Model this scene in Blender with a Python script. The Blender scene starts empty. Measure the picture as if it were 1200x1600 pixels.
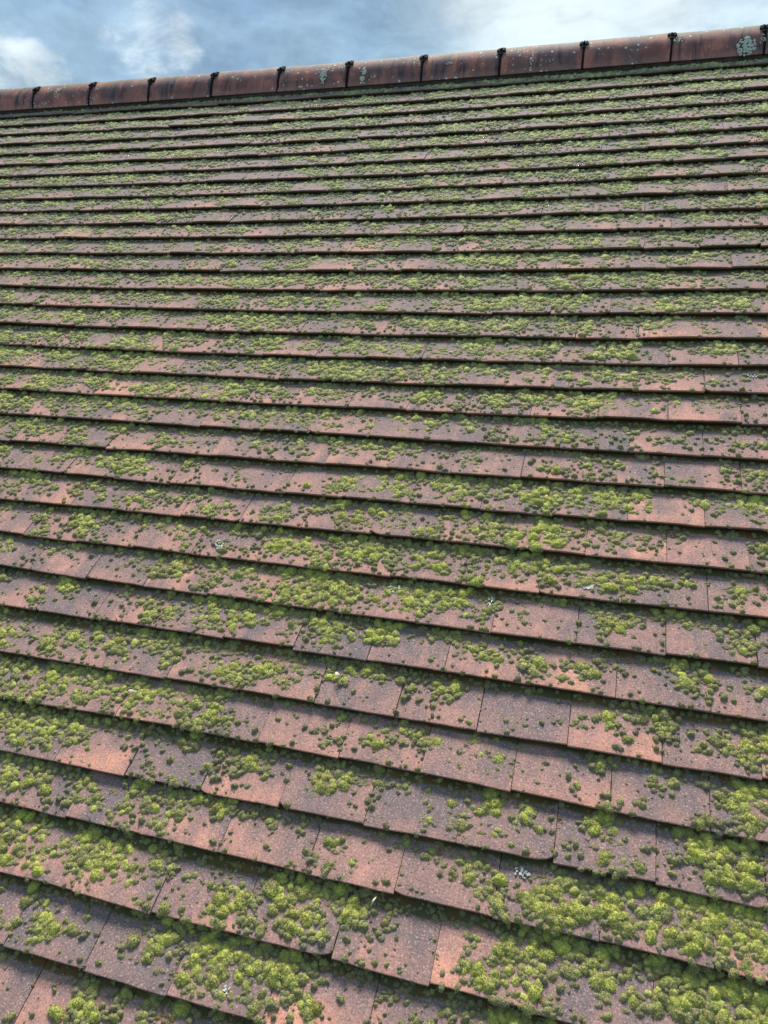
import bpy, math, random
import numpy as np
from mathutils import Vector, Matrix
R = math.radians
rng = np.random.default_rng(7)
random.seed(7)
sc = bpy.context.scene
col = sc.collection

# ------------------------------------------------------------------ frame of reference
# The roof is laid out in (u, v, n): u along the ridge, v up the slope, n off the slope,
# in units of one course (U metres).  world() turns that into metres.
U = 0.107
PITCH = R(36)
CP, SP = math.cos(PITCH), math.sin(PITCH)
BASE = Vector((0, 0, 3.2))
def world(P):
    P = np.asarray(P, float)
    u, v, n = P[..., 0], P[..., 1], P[..., 2]
    return np.stack([u*U + BASE.x, (CP*v - SP*n)*U + BASE.y, (SP*v + CP*n)*U + BASE.z], -1)
ROOF = Matrix(((1, 0, 0), (0, CP, -SP), (0, SP, CP)))

# ------------------------------------------------------------------ camera
F = 1177.909
AX, AY, AZ = 0.697901877, 0.160797020, 0.244232638
CAMH = 12.6841922
def rot(x, y, z):
    cx, sx, cy, sy, cz, sz = math.cos(x), math.sin(x), math.cos(y), math.sin(y), math.cos(z), math.sin(z)
    return (Matrix(((cz, -sz, 0), (sz, cz, 0), (0, 0, 1))) @ Matrix(((cy, 0, sy), (0, 1, 0), (-sy, 0, cy)))
            @ Matrix(((1, 0, 0), (0, cx, -sx), (0, sx, cx))))
RC = rot(AX, AY, AZ)
cam = bpy.data.cameras.new('camera')
camo = bpy.data.objects.new('camera', cam)
col.objects.link(camo)
cam.sensor_fit = 'VERTICAL'
cam.sensor_height = 24
cam.lens = F/1600*24
cam.clip_start = 0.02
cam.clip_end = 5000
M = (ROOF @ RC).to_4x4()
M.translation = Vector(world((0, 0, CAMH)))
camo.matrix_world = M
sc.camera = camo
RCn = np.array(RC)
def px_dir(x, y):                       # direction in roof coordinates through a photo pixel
    d = RCn @ np.array([(x-600)/F, (800-y)/F, -1.0])
    return d/np.linalg.norm(d)
def on_roof(x, y, n=0.0):
    d = px_dir(x, y)
    t = (n-CAMH)/d[2]
    return np.array([0, 0, CAMH]) + t*d
def project(P):
    d = (np.asarray(P, float) - np.array([0, 0, CAMH])) @ RCn
    z = np.where(-d[..., 2] > 1e-3, -d[..., 2], np.nan)
    return 600 + F*d[..., 0]/z, 800 - F*d[..., 1]/z

# ------------------------------------------------------------------ sky and sun
SUN_EL, SUN_AZ = R(57), R(-15)          # azimuth from +Y (beyond the ridge), negative = to the left
wd = bpy.data.worlds.new('World')
sc.world = wd
wd.use_nodes = True
nt = wd.node_tree
nt.nodes.clear()
def N(nt, t, **kw):
    n = nt.nodes.new(t)
    for k, v in kw.items():
        if k.startswith('i_'):
            n.inputs[k[2:].replace('_', ' ')].default_value = v
        else:
            setattr(n, k, v)
    return n
def math_(nt, op, a, b=None, clamp=False):
    n = nt.nodes.new('ShaderNodeMath'); n.operation = op; n.use_clamp = clamp
    for i, x in enumerate((a, b)):
        if x is None: continue
        if isinstance(x, (int, float)): n.inputs[i].default_value = x
        else: nt.links.new(x, n.inputs[i])
    return n.outputs[0]
def ramp(nt, x, lo, hi, a=0.0, b=1.0, smooth=True):
    n = nt.nodes.new('ShaderNodeMapRange')
    n.interpolation_type = 'SMOOTHSTEP' if smooth else 'LINEAR'
    nt.links.new(x, n.inputs['Value'])
    n.inputs['From Min'].default_value = lo; n.inputs['From Max'].default_value = hi
    n.inputs['To Min'].default_value = a; n.inputs['To Max'].default_value = b
    return n.outputs[0]
def mixc(nt, fac, a, b, blend='MIX'):
    n = nt.nodes.new('ShaderNodeMix'); n.data_type = 'RGBA'; n.blend_type = blend
    for i, x in ((0, fac), (6, a), (7, b)):
        if isinstance(x, (int, float)): n.inputs[i].default_value = x
        elif isinstance(x, tuple): n.inputs[i].default_value = (*x, 1) if len(x) == 3 else x
        else: nt.links.new(x, n.inputs[i])
    return n.outputs[2]
def noise(nt, vec, scale, detail=3, rough=0.55, out=0, dist=0.0):
    n = nt.nodes.new('ShaderNodeTexNoise')
    n.inputs['Scale'].default_value = scale; n.inputs['Detail'].default_value = detail
    n.inputs['Roughness'].default_value = rough; n.inputs['Distortion'].default_value = dist
    nt.links.new(vec, n.inputs['Vector'])
    return n.outputs[out]
def mapping(nt, vec, scale=(1, 1, 1), loc=(0, 0, 0)):
    n = nt.nodes.new('ShaderNodeMapping')
    n.inputs['Scale'].default_value = scale; n.inputs['Location'].default_value = loc
    nt.links.new(vec, n.inputs['Vector'])
    return n.outputs[0]

SKY_STRENGTH = 0.12
sky = N(nt, 'ShaderNodeTexSky', sky_type='NISHITA', sun_disc=False, sun_elevation=SUN_EL, sun_rotation=SUN_AZ)
sky.air_density = 1.0; sky.dust_density = 0.6; sky.ozone_density = 1.5
tc = N(nt, 'ShaderNodeTexCoord')
gen = tc.outputs['Generated']
RW = np.array(ROOF)
def blob(px, py, width_deg, squash=1.0):
    """soft bank of cloud about a direction in the sky"""
    d = RW @ px_dir(px, py)
    n = N(nt, 'ShaderNodeVectorMath', operation='DOT_PRODUCT')
    n.inputs[1].default_value = d
    nt.links.new(warp, n.inputs[0])
    return ramp(nt, n.outputs['Value'], math.cos(R(width_deg)), 1.0)
# turbulent directions so that the banks have torn outlines
w1 = N(nt, 'ShaderNodeTexNoise'); w1.inputs['Scale'].default_value = 9; w1.inputs['Detail'].default_value = 6
nt.links.new(gen, w1.inputs['Vector'])
wv = N(nt, 'ShaderNodeVectorMath', operation='SUBTRACT'); nt.links.new(w1.outputs['Color'], wv.inputs[0]); wv.inputs[1].default_value = (.5, .5, .5)
ws = N(nt, 'ShaderNodeVectorMath', operation='SCALE'); nt.links.new(wv.outputs[0], ws.inputs[0]); ws.inputs['Scale'].default_value = 0.10
wa = N(nt, 'ShaderNodeVectorMath', operation='ADD'); nt.links.new(gen, wa.inputs[0]); nt.links.new(ws.outputs[0], wa.inputs[1])
wn = N(nt, 'ShaderNodeVectorMath', operation='NORMALIZE'); nt.links.new(wa.outputs[0], wn.inputs[0])
warp = wn.outputs[0]
cl = noise(nt, mapping(nt, warp, (1, 1, 1.8)), 2.6, 6, 0.55)
cover = ramp(nt, cl, 0.25, 0.55, 0.88, 1.0)
grey = ramp(nt, noise(nt, mapping(nt, warp, (1, 1, 2.4), (3, 1, 2)), 5.5, 7, 0.58), 0.38, 0.62)
CB = (2.5, 3.5, 4.25)        # thin bright cloud
CG = (1.12, 1.80, 2.6)        # grey-blue cloud bank
cc = mixc(nt, grey, CB, CG)
dark = math_(nt, 'ADD', blob(90, -30, 17), blob(330, 50, 12), True)
dark2 = math_(nt, 'ADD', dark, math_(nt, 'MULTIPLY', blob(620, 40, 10), 0.75), True)
white = math_(nt, 'ADD', math_(nt, 'MULTIPLY', blob(238, 88, 3.9), 1.0), math_(nt, 'MULTIPLY', blob(-10, 125, 5), 1.1), True)
white = math_(nt, 'ADD', white, math_(nt, 'MULTIPLY', blob(120, 110, 3.4), 0.6), True)
torn = math_(nt, 'MULTIPLY', math_(nt, 'SUBTRACT', noise(nt, mapping(nt, gen, (1, 1, 1.6)), 13, 7, 0.62, dist=0.4), 0.5), 2.6)
white = math_(nt, 'MULTIPLY', ramp(nt, math_(nt, 'ADD', white, torn), 0.50, 1.55), ramp(nt, white, 0.02, 0.4))
white2 = math_(nt, 'ADD', white, math_(nt, 'MULTIPLY', blob(860, 0, 11), 0.95), True)
white2 = math_(nt, 'ADD', white2, math_(nt, 'MULTIPLY', blob(1190, 10, 8), 0.55), True)
cc = mixc(nt, math_(nt, 'MULTIPLY', dark2, 0.62), cc, CG)
soft = math_(nt, 'MULTIPLY', math_(nt, 'SUBTRACT', noise(nt, mapping(nt, gen, (1, 1, 1.6), (2, 5, 1)), 6.5, 5, 0.5, dist=0.5), 0.5), 2.0)
white2 = math_(nt, 'MULTIPLY', white2, ramp(nt, math_(nt, 'ADD', white2, soft), 0.0, 0.9, 0.35, 1.0))
cc = mixc(nt, white2, cc, (3.7, 4.25, 4.5))
lump = ramp(nt, noise(nt, mapping(nt, gen, (1, 1, 2.2), (7, 2, 4)), 10, 7, 0.6, dist=0.3), 0.34, 0.66, 0.84, 1.12)
lumpc = N(nt, 'ShaderNodeCombineXYZ')
for i_ in range(3): nt.links.new(lump, lumpc.inputs[i_])
cc = mixc(nt, 1.0, cc, lumpc.outputs[0], 'MULTIPLY')
skyc = mixc(nt, cover, sky.outputs[0], cc)
bg = N(nt, 'ShaderNodeBackground', i_Strength=SKY_STRENGTH)
nt.links.new(skyc, bg.inputs['Color'])
wo = N(nt, 'ShaderNodeOutputWorld')
nt.links.new(bg.outputs[0], wo.inputs['Surface'])

sun = bpy.data.lights.new('sun', 'SUN')
sun.energy = 4.2; sun.angle = R(15); sun.color = (1.0, 0.96, 0.9)
suno = bpy.data.objects.new('sun', sun); col.objects.link(suno)
sd = Vector((math.sin(SUN_AZ)*math.cos(SUN_EL), math.cos(SUN_AZ)*math.cos(SUN_EL), math.sin(SUN_EL)))
suno.rotation_euler = sd.to_track_quat('Z', 'Y').to_euler()
suno.location = sd*40
sc.view_settings.view_transform = 'Standard'
sc.view_settings.look = 'None'
sc.view_settings.exposure = 0.86
sc.view_settings.gamma = 1
sc.view_settings.use_curve_mapping = False

# ------------------------------------------------------------------ object helpers
def mesh_obj(name, V, Fc, mat, parent=None, smooth=True, attrs=None, uv=None, mats=None, fmat=None):
    """V (n,3) world metres; Fc list of faces or (m,3|4) array"""
    me = bpy.data.meshes.new(name)
    V = np.asarray(V, np.float32)
    if isinstance(Fc, np.ndarray):
        m, k = Fc.shape
        me.vertices.add(len(V)); me.vertices.foreach_set('co', V.ravel())
        me.loops.add(m*k); me.loops.foreach_set('vertex_index', Fc.astype(np.int32).ravel())
        me.polygons.add(m)
        me.polygons.foreach_set('loop_start', np.arange(0, m*k, k, dtype=np.int32))
        me.update(calc_edges=True)
    else:
        me.from_pydata(V.tolist(), [], Fc)
        me.update()
    if smooth is not None:
        s = np.full(len(me.polygons), bool(smooth)) if not isinstance(smooth, np.ndarray) else smooth
        me.polygons.foreach_set('use_smooth', s)
    for k_, a in (attrs or {}).items():
        at = me.attributes.new(k_, 'FLOAT_COLOR', 'POINT')
        at.data.foreach_set('color', np.asarray(a, np.float32).ravel())
    for m_ in (mats or [mat]): me.materials.append(m_)
    if fmat is not None: me.polygons.foreach_set('material_index', np.asarray(fmat, np.int32))
    o = bpy.data.objects.new(name, me)
    col.objects.link(o)
    if parent: o.parent = parent
    return o
def tag(o, label=None, cat=None, group=None, kind=None):
    if label: o['label'] = label
    if cat: o['category'] = cat
    if group: o['group'] = group
    if kind: o['kind'] = kind
    return o
def empty(name, loc=(0, 0, 0)):
    o = bpy.data.objects.new(name, None); col.objects.link(o)
    o.location = loc; o.empty_display_size = 0.2
    return o
def new_mat(name):
    m = bpy.data.materials.new(name); m.use_nodes = True
    nt = m.node_tree; nt.nodes.clear()
    b = nt.nodes.new('ShaderNodeBsdfPrincipled'); o = nt.nodes.new('ShaderNodeOutputMaterial')
    nt.links.new(b.outputs[0], o.inputs[0])
    return m, nt, b
def attr(nt, name):
    a = nt.nodes.new('ShaderNodeAttribute'); a.attribute_name = name
    s = nt.nodes.new('ShaderNodeSeparateColor'); nt.links.new(a.outputs['Color'], s.inputs[0])
    return s.outputs[0], s.outputs[1], s.outputs[2], a.outputs['Alpha']
def bump(nt, b, h, strength, dist):
    n = nt.nodes.new('ShaderNodeBump'); n.inputs['Strength'].default_value = strength; n.inputs['Distance'].default_value = dist
    nt.links.new(h, n.inputs['Height']); nt.links.new(n.outputs[0], b.inputs['Normal'])
    return n

# ------------------------------------------------------------------ materials
def tile_material():
    m, nt, b = new_mat('fired_clay_tile')
    r1, r2, r3, ra = attr(nt, 'tile')        # per-tile random numbers
    lx, ly, lip, lb = attr(nt, 'local')      # place within the tile: across, up, on the front edge
    pos = N(nt, 'ShaderNodeTexCoord').outputs['Object']
    # offset the pattern for every tile, so stains stop at the joints
    cmb = N(nt, 'ShaderNodeCombineXYZ')
    nt.links.new(math_(nt, 'MULTIPLY', r2, 9.0), cmb.inputs[0]); nt.links.new(math_(nt, 'MULTIPLY', r3, 7.0), cmb.inputs[2])
    add = N(nt, 'ShaderNodeVectorMath', operation='ADD'); nt.links.new(pos, add.inputs[0]); nt.links.new(cmb.outputs[0], add.inputs[1])
    tp = add.outputs[0]
    big = noise(nt, tp, 9, 4, 0.6)
    streak = noise(nt, mapping(nt, tp, (34, 5, 5)), 1.0, 3, 0.6)
    med = noise(nt, tp, 45, 4, 0.65)
    # redness: worn, redder toward the exposed edge
    t = math_(nt, 'ADD', math_(nt, 'MULTIPLY', r1, 0.34), math_(nt, 'MULTIPLY', big, 1.40))
    t = math_(nt, 'ADD', t, math_(nt, 'MULTIPLY', streak, 0.65))
    t = math_(nt, 'SUBTRACT', t, math_(nt, 'MULTIPLY', ly, 0.34))
    t = math_(nt, 'ADD', t, math_(nt, 'MULTIPLY', med, 0.30))
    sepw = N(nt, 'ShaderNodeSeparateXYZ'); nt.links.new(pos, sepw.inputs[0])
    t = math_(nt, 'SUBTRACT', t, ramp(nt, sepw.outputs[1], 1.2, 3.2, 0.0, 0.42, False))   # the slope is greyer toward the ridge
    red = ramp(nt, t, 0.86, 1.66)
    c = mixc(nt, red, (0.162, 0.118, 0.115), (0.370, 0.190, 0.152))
    orange = ramp(nt, math_(nt, 'ADD', t, math_(nt, 'MULTIPLY', r2, 0.25)), 1.50, 2.05)
    c = mixc(nt, orange, c, (0.56, 0.255, 0.170))
    # dark sooty bands
    soot = ramp(nt, noise(nt, mapping(nt, tp, (16, 7, 7), (5, 5, 5)), 1.0, 5, 0.65), 0.47, 0.66)
    soot = math_(nt, 'MULTIPLY', soot, ramp(nt, r3, 0.2, 0.9, 0.1, 0.85))
    c = mixc(nt, soot, c, (0.122, 0.102, 0.107))
    # grit: sand faced surface with pale and dark grains
    g = noise(nt, pos, 300, 3, 0.75)
    c = mixc(nt, ramp(nt, g, 0.44, 0.30), c, (0.055, 0.035, 0.035))
    c = mixc(nt, math_(nt, 'MULTIPLY', ramp(nt, g, 0.54, 0.68), 0.5), c, (0.70, 0.50, 0.45))
    v = N(nt, 'ShaderNodeTexVoronoi', i_Scale=190.0); nt.links.new(pos, v.inputs['Vector'])
    spk = ramp(nt, v.outputs['Distance'], 0.16, 0.07)
    vs = N(nt, 'ShaderNodeSeparateColor'); nt.links.new(v.outputs['Color'], vs.inputs[0])
    c = mixc(nt, math_(nt, 'MULTIPLY', spk, ramp(nt, vs.outputs[0], 0.84, 0.94)), c, (0.58, 0.50, 0.47))
    c = mixc(nt, math_(nt, 'MULTIPLY', spk, ramp(nt, vs.outputs[0], 0.25, 0.12)), c, (0.03, 0.022, 0.022))
    # blue-grey crust spots of lichen
    v2 = N(nt, 'ShaderNodeTexVoronoi', i_Scale=13.0); nt.links.new(add.outputs[0], v2.inputs['Vector'])
    v2s = N(nt, 'ShaderNodeSeparateColor'); nt.links.new(v2.outputs['Color'], v2s.inputs[0])
    d2 = math_(nt, 'ADD', v2.outputs['Distance'], math_(nt, 'MULTIPLY', med, 0.55))
    sp = math_(nt, 'MULTIPLY', ramp(nt, d2, 0.30, 0.20), ramp(nt, v2s.outputs[1], 0.80, 0.86))
    c = mixc(nt, math_(nt, 'MULTIPLY', sp, 0.7), c, (0.20, 0.215, 0.21))
    # algae creeping out of the crack above and the side joints
    edge = math_(nt, 'ABSOLUTE', math_(nt, 'SUBTRACT', lx, 0.5))
    al = math_(nt, 'MAXIMUM', ramp(nt, ly, 0.70, 1.0), math_(nt, 'MULTIPLY', ramp(nt, edge, 0.48, 0.5), 0.6))
    al = math_(nt, 'MAXIMUM', al, math_(nt, 'MULTIPLY', lip, 1.1))  # the front edge takes this colour too
    al2 = ramp(nt, math_(nt, 'ADD', al, math_(nt, 'MULTIPLY', noise(nt, pos, 30, 5, 0.7), 0.9)), 0.95, 1.25)
    ac = mixc(nt, ramp(nt, noise(nt, pos, 16, 3), 0.42, 0.62), (0.060, 0.062, 0.014), (0.120, 0.066, 0.014))
    c = mixc(nt, math_(nt, 'MULTIPLY', al2, 0.90), c, ac)
    c = mixc(nt, math_(nt, 'MULTIPLY', ramp(nt, lip, 0.4, 1.0), 0.5), c, (0.045, 0.032, 0.018))  # front edge mixed further toward dark brown
    nt.links.new(c, b.inputs['Base Color'])
    b.inputs['Roughness'].default_value = 0.9
    b.inputs['Specular IOR Level'].default_value = 0.25
    h = math_(nt, 'ADD', math_(nt, 'MULTIPLY', g, 1.0), math_(nt, 'MULTIPLY', med, 1.6))
    bump(nt, b, h, 0.55, 0.0012)
    return m
def ridge_material():
    m, nt, b = new_mat('red_ridge_tile')
    lx, ly, r1, r2 = attr(nt, 'local')
    pos = N(nt, 'ShaderNodeTexCoord').outputs['Object']
    cmb = N(nt, 'ShaderNodeCombineXYZ'); nt.links.new(lx, cmb.inputs[0]); nt.links.new(ly, cmb.inputs[1]); nt.links.new(math_(nt, 'MULTIPLY', r1, 20.0), cmb.inputs[2])
    st = noise(nt, mapping(nt, cmb.outputs[0], (2.6, 0.8, 1)), 1.0, 5, 0.68, dist=0.6)
    blo = noise(nt, pos, 14, 5, 0.6)
    c = mixc(nt, ramp(nt, blo, 0.38, 0.62), (0.20, 0.088, 0.080), (0.42, 0.160, 0.125))
    lowr = ramp(nt, noise(nt, mapping(nt, cmb.outputs[0], (1.3, .5, 1), (4, 2, 1)), 1.0, 4, 0.6), 0.42, 0.62)
    c = mixc(nt, math_(nt, 'MULTIPLY', lowr, 0.65), c, (0.115, 0.085, 0.092))
    c = mixc(nt, math_(nt, 'MULTIPLY', ramp(nt, st, 0.50, 0.64), ramp(nt, r1, 0, 1, 0.75, 1.0)), c, (0.060, 0.048, 0.060))
    # pale bloom near the bottom flange
    c = mixc(nt, math_(nt, 'MULTIPLY', ramp(nt, ly, 0.16, 0.02), 0.3), c, (0.42, 0.22, 0.2))
    algae = math_(nt, 'ADD', ly, math_(nt, 'MULTIPLY', noise(nt, pos, 22, 4, 0.65), 0.5))
    c = mixc(nt, math_(nt, 'MULTIPLY', ramp(nt, algae, 0.68, 1.0), 0.75), c, (0.115, 0.115, 0.055))
    v = N(nt, 'ShaderNodeTexVoronoi', i_Scale=34.0); nt.links.new(pos, v.inputs['Vector'])
    vs = N(nt, 'ShaderNodeSeparateColor'); nt.links.new(v.outputs['Color'], vs.inputs[0])
    sp = math_(nt, 'MULTIPLY', ramp(nt, math_(nt, 'ADD', v.outputs['Distance'], math_(nt, 'MULTIPLY', noise(nt, pos, 160, 2), 0.2)), 0.30, 0.24), ramp(nt, vs.outputs[1], 0.68, 0.76))
    v3 = N(nt, 'ShaderNodeTexVoronoi', i_Scale=75.0); nt.links.new(pos, v3.inputs['Vector'])
    gate = ramp(nt, noise(nt, pos, 5.5, 3, 0.6), 0.50, 0.60)
    sp3 = math_(nt, 'MULTIPLY', ramp(nt, math_(nt, 'ADD', v3.outputs['Distance'], math_(nt, 'MULTIPLY', noise(nt, pos, 200, 2), 0.25)), 0.42, 0.36), gate)
    v3s = N(nt, 'ShaderNodeSeparateColor'); nt.links.new(v3.outputs['Color'], v3s.inputs[0])
    sp = math_(nt, 'MAXIMUM', sp, math_(nt, 'MULTIPLY', sp3, ramp(nt, v3s.outputs[0], 0.62, 0.70)))
    c = mixc(nt, sp, c, (0.52, 0.54, 0.51))
    g = noise(nt, pos, 300, 2, 0.6)
    c = mixc(nt, ramp(nt, g, 0.42, 0.33, 0, 0.6), c, (0.05, 0.03, 0.03))
    nt.links.new(c, b.inputs['Base Color'])
    b.inputs['Roughness'].default_value = 0.8; b.inputs['Specular IOR Level'].default_value = 0.3
    bump(nt, b, math_(nt, 'ADD', g, math_(nt, 'MULTIPLY', blo, 2.0)), 0.4, 0.0015)
    return m
def moss_material():
    m, nt, b = new_mat('cushion_moss')
    yel, tip, rust, rnd = attr(nt, 'moss')    # yellowness, leaf tip, rustiness, per-cushion random
    pos = N(nt, 'ShaderNodeTexCoord').outputs['Object']
    patch = noise(nt, pos, 24, 3, 0.6)
    y = math_(nt, 'ADD', yel, math_(nt, 'MULTIPLY', math_(nt, 'SUBTRACT', patch, 0.5), 0.9), True)
    c = mixc(nt, y, (0.200, 0.178, 0.120), (0.430, 0.435, 0.100))
    c = mixc(nt, ramp(nt, y, 0.72, 1.0, 0, 0.75), c, (0.590, 0.610, 0.115))
    c = mixc(nt, math_(nt, 'MULTIPLY', ramp(nt, rnd, 0.0, 1.0, 0.0, 0.35), 1.0), c, (0.260, 0.240, 0.085))
    # hoary pale leaf tips
    c = mixc(nt, math_(nt, 'MULTIPLY', tip, math_(nt, 'SUBTRACT', 0.55, math_(nt, 'MULTIPLY', y, 0.25))), c, (0.88, 0.87, 0.60))
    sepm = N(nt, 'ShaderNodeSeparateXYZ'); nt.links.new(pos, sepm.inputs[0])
    c = mixc(nt, ramp(nt, sepm.outputs[1], 0.8, 3.0, 0.0, 0.55, False), c, (0.62, 0.64, 0.42))     # paler toward the ridge
    c = mixc(nt, rust, c, (0.190, 0.115, 0.022))
    fine = noise(nt, pos, 420, 2, 0.6)
    c = mixc(nt, ramp(nt, fine, 0.5, 0.32, 0, 0.25), c, (0.030, 0.034, 0.010))
    core = ramp(nt, tip, 0.0, 0.10, 0.35, 0.0)
    c = mixc(nt, core, c, (0.060, 0.050, 0.022))
    nt.links.new(c, b.inputs['Base Color'])
    tr = nt.nodes.new('ShaderNodeBsdfTranslucent'); nt.links.new(c, tr.inputs['Color'])
    mx = nt.nodes.new('ShaderNodeMixShader'); nt.links.new(ramp(nt, tip, 0.0, 0.14, 0.0, 0.45), mx.inputs[0])
    nt.links.new(b.outputs[0], mx.inputs[1]); nt.links.new(tr.outputs[0], mx.inputs[2])
    nt.links.new(mx.outputs[0], [n for n in nt.nodes if n.type == 'OUTPUT_MATERIAL'][0].inputs[0])
    b.inputs['Roughness'].default_value = 0.85
    b.inputs['Specular IOR Level'].default_value = 0.25
    b.inputs['Sheen Weight'].default_value = 0.12
    b.inputs['Sheen Roughness'].default_value = 0.5
    bump(nt, b, fine, 0.8, 0.0012)
    return m
def lichen_material():
    m, nt, b = new_mat('pale_lichen')
    pos = N(nt, 'ShaderNodeTexCoord').outputs['Object']
    a = noise(nt, pos, 150, 4, 0.7)
    c = mixc(nt, ramp(nt, a, 0.35, 0.65), (0.30, 0.33, 0.29), (0.60, 0.63, 0.57))
    nt.links.new(c, b.inputs['Base Color']); b.inputs['Roughness'].default_value = 0.9
    bump(nt, b, a, 0.8, 0.002)
    return m
def plain(name, rgb, rough=0.6, sc_=60, var=0.35, dark=(0.02, 0.02, 0.02)):
    m, nt, b = new_mat(name)
    pos = N(nt, 'ShaderNodeTexCoord').outputs['Object']
    a = noise(nt, pos, sc_, 4, 0.6)
    c = mixc(nt, ramp(nt, a, 0.4, 0.7, 0, var), rgb, dark)
    nt.links.new(c, b.inputs['Base Color']); b.inputs['Roughness'].default_value = rough; b.inputs['Specular IOR Level'].default_value = 0.2
    bump(nt, b, a, 0.3, 0.001)
    return m
MT, MR, MM, ML = tile_material(), ridge_material(), moss_material(), lichen_material()
MCLIP = plain('black_clip', (0.012, 0.012, 0.013), 0.9, 90, 0.4, (0.035, 0.032, 0.026))
MCLIP.node_tree.nodes['Principled BSDF'].inputs['Specular IOR Level'].default_value = 0.06
MUNDER = plain('roof_underlay', (0.02, 0.018, 0.016), 0.9)
MDROP = plain('bird_dropping', (0.48, 0.42, 0.40), 0.7, 220, 0.5, (0.30, 0.24, 0.22))
MLEAF = plain('bleached_leaf', (0.60, 0.52, 0.40), 0.7, 140, 0.4, (0.25, 0.17, 0.09))
MGROUND = plain('grass_ground', (0.06, 0.085, 0.03), 0.95, 0.8, 0.6, (0.05, 0.045, 0.025))

# ------------------------------------------------------------------ roof surface
V0 = 32.3511537
TW = 1.53598996                     # tile width
OFF = 0.153                         # drop of a tile's face over one course
TH = 0.126                          # tile thickness
DV = [(.05, -.20, .0), (.09, -.19, .03), (.09, -.17, .05), (.09, -.17, .09), (.06, -.17, .08), (.06, -.17, .07), (.05, -.17, .07),
      (.07, -.15, .10), (.09, -.12, .11), (.10, -.08, .08), (.11, -.06, .08), (.13, -.04, .10), (.14, -.04, .10), (.15, -.06, .08),
      (.11, -.08, .08), (.09, -.12, .06), (.06, -.14, .03), (.0, -.15, .02), (-.02, -.11, .04), (-.03, -.09, .03), (-.03, -.09, -.03),
      (-.06, -.06, .0), (-.04, -.06, -.02), (-.06, -.02, -.01), (-.04, -.05, -.02), (0, -.06, -.06), (.03, -.01, -.06), (-.05, -.04, -.06),
      (-.03, .03, -.07), (-.02, 0, .02), (.09, .10, .07), (-.01, .03, .02), (.02, .0, .0)]
UL = [-29.9+0.665*i for i in range(33)]
UM = [-10.1+0.245*i for i in range(33)]
UR = [4.5-0.057*i for i in range(33)]
def vlip(i, u):
    """height up the slope of the lower edge of course i at u"""
    k = min(max(i, 0), 32)
    a, b_, c_ = UL[k], UM[k], UR[k]
    u = np.clip(u, a-1.0, c_+1.0)
    A, B, C = DV[k]
    d = (A*(u-b_)*(u-c_)/((a-b_)*(a-c_)) + B*(u-a)*(u-c_)/((b_-a)*(b_-c_)) + C*(u-a)*(u-b_)/((c_-a)*(c_-b_)))
    return V0 - i + d
UMIN, UMAX = -38.0, 11.0
NCOURSE = 38
def wob(x, seed, s=1.0):
    """cheap smooth 1-D noise"""
    r = np.random.default_rng(seed).uniform(0, 6.28, 4)
    return s*(np.sin(x*.9+r[0])+.6*np.sin(x*2.3+r[1])+.35*np.sin(x*5.1+r[2])+.2*np.sin(x*11.7+r[3]))/2.1

roof = empty('house', tuple(world((-13, -6, -0.6))))
tag(roof, 'house whose mossy red-brown slope of flat clay tiles ends in ridge tiles', 'house')
def under_roof(o):
    bpy.context.view_layer.update()
    o.parent = roof
    o.matrix_parent_inverse = Matrix.Translation(roof.location).inverted()
    return o

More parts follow.
